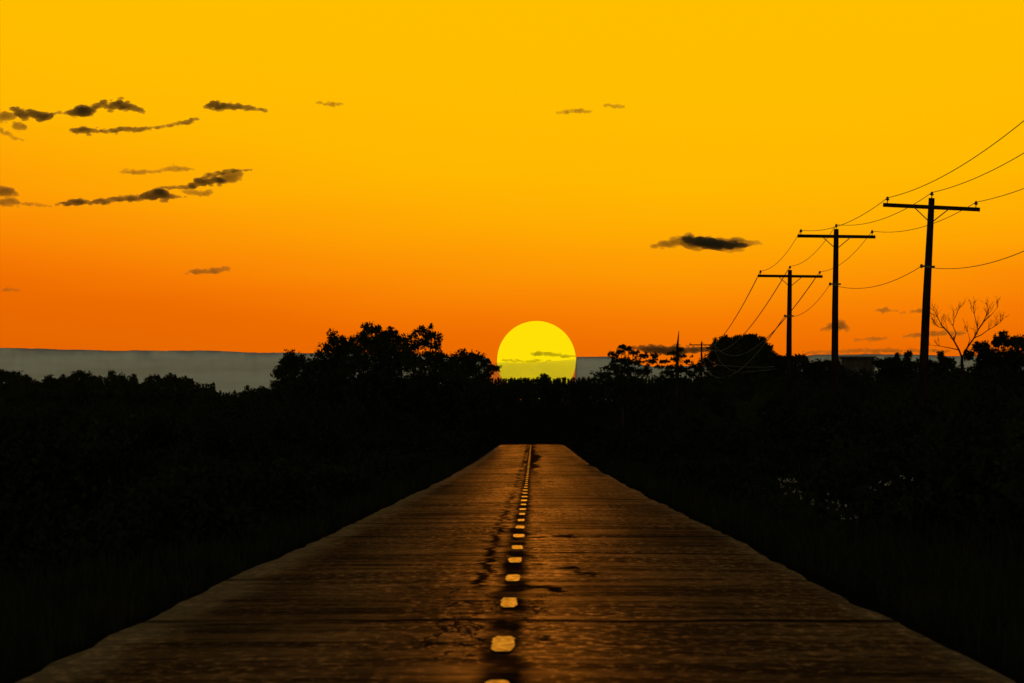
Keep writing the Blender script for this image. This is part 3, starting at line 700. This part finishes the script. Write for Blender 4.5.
def grass():
    rs = np.random.RandomState(9); n = 60000
    d = 42 * (420 / 42) ** rs.random(n); side = np.where(rs.random(n) < .5, -1, 1)
    off = rs.random(n) ** 1.6 * (6 + d * .05)
    X = side * 3.35 + side * off - .08
    H = (.10 + .22 * rs.random(n)) * (1 + .5 * np.clip(off / 3, 0, 1.5)) * (1 + d / 300)
    wd = .008 + d * .00007
    z = np.array([gz(float(a), float(b)) for a, b in zip(X, d)])
    a = rs.uniform(0, 6.28, n); lx = np.cos(a); ly = np.sin(a); bend = rs.uniform(.1, .6, n) * H
    P = np.stack([X, d, z], 1); side_v = np.stack([-ly, lx, 0 * lx], 1) * wd[:, None]
    lean = np.stack([lx * bend, ly * bend, H], 1)
    mid = P + np.stack([lx * bend * .3, ly * bend * .3, H * .6], 1)
    Q = np.stack([P - side_v, mid - side_v * .7, P + lean, mid + side_v * .7], 1)
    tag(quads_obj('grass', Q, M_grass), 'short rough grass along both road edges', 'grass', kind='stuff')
grass()

def flower_shrub(label, spots, d, seed):
    rg = random.Random(seed); rs = np.random.RandomState(seed); s = d / F
    cx = sum(p[0] for p in spots) / len(spots); X = (cx - 533) * s; B = Vector((X, d, gz(X, d)))
    root = empty('flowering_weed', B, label, 'wildflowers', 'white wildflowers in the right verge')
    lf, ptl = [], []
    for (x, y) in spots:
        p = PX(x, y, d) + Vector((0, rg.uniform(-1.5, 1.5), 0)); g = Vector((p.x + rg.uniform(-.1, .1), p.y, gz(p.x, p.y)))
        st = MB(); st.tube([g - B, (g + p) / 2 + Vector((.02, 0, 0)) - B, p - B], [.006, .005, .003], 4); st.build('stem', M_brush, root)
        c = np.array(p - B); m = 7
        P = c + rs.normal(size=(m, 3)) * .013; ptl.append(_quads(P, np.full(m, .0125), rs))
        for k in range(6):
            t = rg.uniform(.1, .8); q = np.array(g + (p - g) * t - B)
            lf.append(_quads(q[None] + rs.normal(size=(3, 3)) * .05, np.full(3, .06), rs))
    quads_obj('leaves', np.concatenate(lf), M_brush, root)
    o = quads_obj('blossoms', np.concatenate(ptl), M_petal, root)
rg = random.Random(4)
flower_shrub('upright white-flowered weed, left of the wildflower clumps in the right verge', [(778+rg.uniform(0,20), 478+rg.uniform(0,15)) for _ in range(17)], 128, 1)
flower_shrub('largest sprawling clump of white wildflowers in the right verge', [(804,498),(813,504),(816,501),(826,500),(828,494),(834,503),(838,502.5),(842,507),(838,510),(846,505),(851,519),(857,517.5),(840,517),(825,507)], 124, 2)
flower_shrub('smaller white wildflowers nearest the right side of the verge', [(868,487),(873,490),(881,482),(884,484.5),(887,484),(893,483),(902,476),(907,478),(911,480),(870,502)], 126, 3)

# ------------------------------------------------------------------ shed
def shed():
    d = 650; s = d / F; X = (857 - 533) * s; B = Vector((X, d, gz(X, d))); H = CH + (432 - 356.5) * s - B.z
    root = empty('shed', B, 'small flat-roofed board shed showing over the bushes right of the middle pole', 'shed')
    hw = 1.38
    m = MB(); m.box((-hw, -1.2, -.3), (hw, 1.2, H - .12)); m.build('wall', M_board, root)
    m = MB(); m.box((-hw - .12, -1.45, H - .117), (hw + .12, 1.4, H), .02); m.build('roof', M_roof, root)
    for sx in (-1, 1):
        m = MB(); m.box((sx * hw - .06, -1.26, -.2), (sx * hw + .06, -1.203, H - .2)); m.build('corner_board', M_trim, root)
    for k in range(8):
        m = MB(); m.box((-hw + .12 + k * .35, -1.40, H - .32), (-hw + .18 + k * .35, -1.203, H - .12)); m.build('rafter_end', M_board, root)
    m = MB(); m.box((-.4, -1.235, -.1), (.4, -1.203, H - .9)); dr = m.build('door', M_roof, root)
shed()

# ------------------------------------------------------------------ utility line
ARM = 2.8
def make_pole(name, label):
    """local frame: z up along the pole, arm along x, top of the pole at z = 0 of the arm frame"""
    root = empty(name, (0, 0, 0), label, 'utility pole', 'wooden utility poles along the right of the road')
    H = 8.4
    m = MB(); m.tube([(0, 0, -1.0), (0, 0, 0), (.012, 0, 2.5), (-.008, 0, 5.5), (0, 0, H)], [.155, .15, .135, .115, .088], 12); m.build('shaft', M_pole, root, True)
    az_ = H - .27
    m = MB(); m.box((-ARM / 2, -.20, az_ - .058), (ARM / 2, -.085, az_ + .058), .012); m.build('crossarm', M_arm, root)
    for sx in (-1, 1):
        m = MB(); m.tube([(sx * .5, -.215, az_ - .03), (sx * .07, -.13, az_ - .40)], .016, 5); m.build('brace', M_steel, root)
    prof = [(.014, 0), (.014, .06), (.03, .075), (.055, .09), (.058, .11), (.038, .125), (.042, .15), (.028, .175), (.012, .185)]
    for (x, y, z) in ((-ARM / 2 + .12, -.14, az_ + .06), (0, 0, H), (ARM / 2 - .12, -.14, az_ + .06)):
        m = MB(); m.lathe((x, y, z), prof, 10); m.build('insulator', M_ins, root, True)
    m = MB(); m.tube([(-.22, -.03, 6.42), (.0, -.14, 6.42), (.18, -.10, 6.42)], .03, 6); m.lathe((-.2, -.03, 6.36), [(.02, 0), (.045, .03), (.045, .09), (.02, .12)], 8)
    m.build('cable_bracket', M_steel, root)
    return root
def copy_tree(o, parent=None):
    c = o.copy(); COL.objects.link(c)
    if parent: c.parent = parent
    for ch in list(o.children): copy_tree(ch, c)
    return c
POLES = [  # x px of the foot, distance, top y px, lean, heading, label
 (917.5, 230, 198, .049, 0, 'tallest leaning utility pole with one crossarm, nearest of the line'),
 (833.5, 286, 229, .012, .03, 'middle utility pole with a level crossarm, beside the small shed'),
 (788.0, 343, 270, .010, .05, 'shorter utility pole right of the round tree, third from the right edge'),
 (701.5, 890, 342.5, 0.0, .0, 'very distant small utility pole between the dead conifer and round tree'),
 (1177, 140, 45, .0, 0, 'utility pole standing out of view beyond the right edge')]
pole0 = make_pole('utility_pole', POLES[0][-1]); LH = 8.4; poles = []
for i, (px, d, ty, lean, hd, lab) in enumerate(POLES):
    o = pole0 if i == 0 else copy_tree(pole0)
    s = d / F; z_top = CH + (432 - ty) * s
    o.location = ((px - 533) * s, d, z_top - LH * math.cos(lean)); o.rotation_euler = (0, lean, hd); o['label'] = lab
    poles.append(o)
bpy.context.view_layer.update()
def att(i, k):
    loc = {'l': (-ARM / 2 + .12, -.14, LH - .27 + .06 + .15), 'c': (0, 0, LH + .16), 'r': (ARM / 2 - .12, -.14, LH - .27 + .06 + .15), 'b': (-.2, -.06, 6.42)}[k]
    return poles[i].matrix_world @ Vector(loc)
order = [4, 0, 1, 2, 3]
SAG = {'l': [.45, .32, .35, 2.0], 'c': [.45, .32, .35, 2.2], 'r': [.45, .32, .35, 2.4], 'b': [.7, .36, .4, 2.3]}
def span(a, b, sag, n=40):
    P = []
    for i in range(n):
        t = i / n; P.append(a + (b - a) * t - Vector((0, 0, 4 * sag * t * (1 - t))))
    return P
for kk, lab in (('l', 'upper power wire on the left ends of the crossarms'), ('c', 'upper power wire on the pole tops'), ('r', 'upper power wire on the right ends of the crossarms'), ('b', 'lower sagging cable strung on the pole brackets')):
    pts = []
    for q in range(4): pts += span(att(order[q], kk), att(order[q + 1], kk), SAG[kk][q])
    pts.append(att(order[-1], kk))
    c0 = pts[0].copy(); m = MB()
    m.tube([p - c0 for p in pts], [.0095 if p.y < 345 else .022 for p in pts], 6)
    o = m.build('power_wire', M_wire, None, True); o.location = c0
    tag(o, lab, 'power line', 'wires of the utility line')
# slack service lines coming down from the far pole
for lab, pp in (('slack bright wire drooping steeply from the right arm of the far pole', [(714.5,344,889),(716.5,353,860),(720,361,830),(726,367,800),(733,370.5,760),(746,372,745),(775,369,700),(810,364,665),(840,359.5,649)]),
                ('slack bright wire drooping lowest below the far pole', [(702,352,890),(704,362,880),(708,371,860),(715,379,830),(726,384,780),(746,385,750),(775,380,700),(810,371,665),(840,361.5,649)]),
                ('short slack wire drooping from the middle of the far pole', [(702,348,890),(704,354,870),(709,360,840),(718,365,800),(730,366,740),(748,367,710),(776,366.5,690),(810,363,665),(840,360.5,649)])):
    P = [PX(*q) for q in pp]; pts = []
    for i in range(len(P) - 1):
        a, b, c, e = P[max(i - 1, 0)], P[i], P[i + 1], P[min(i + 2, len(P) - 1)]
        for k in range(8):
            t = k / 8; pts.append(.5 * ((2 * b) + (c - a) * t + (2 * a - 5 * b + 4 * c - e) * t * t + (3 * b - a - 3 * c + e) * t ** 3))
    pts.append(P[-1]); c0 = pts[0].copy(); m = MB(); m.tube([p - c0 for p in pts], .02, 6)
    o = m.build('service_wire', M_wire, None, True); o.location = c0; tag(o, lab, 'power line', 'slack wires by the far pole')
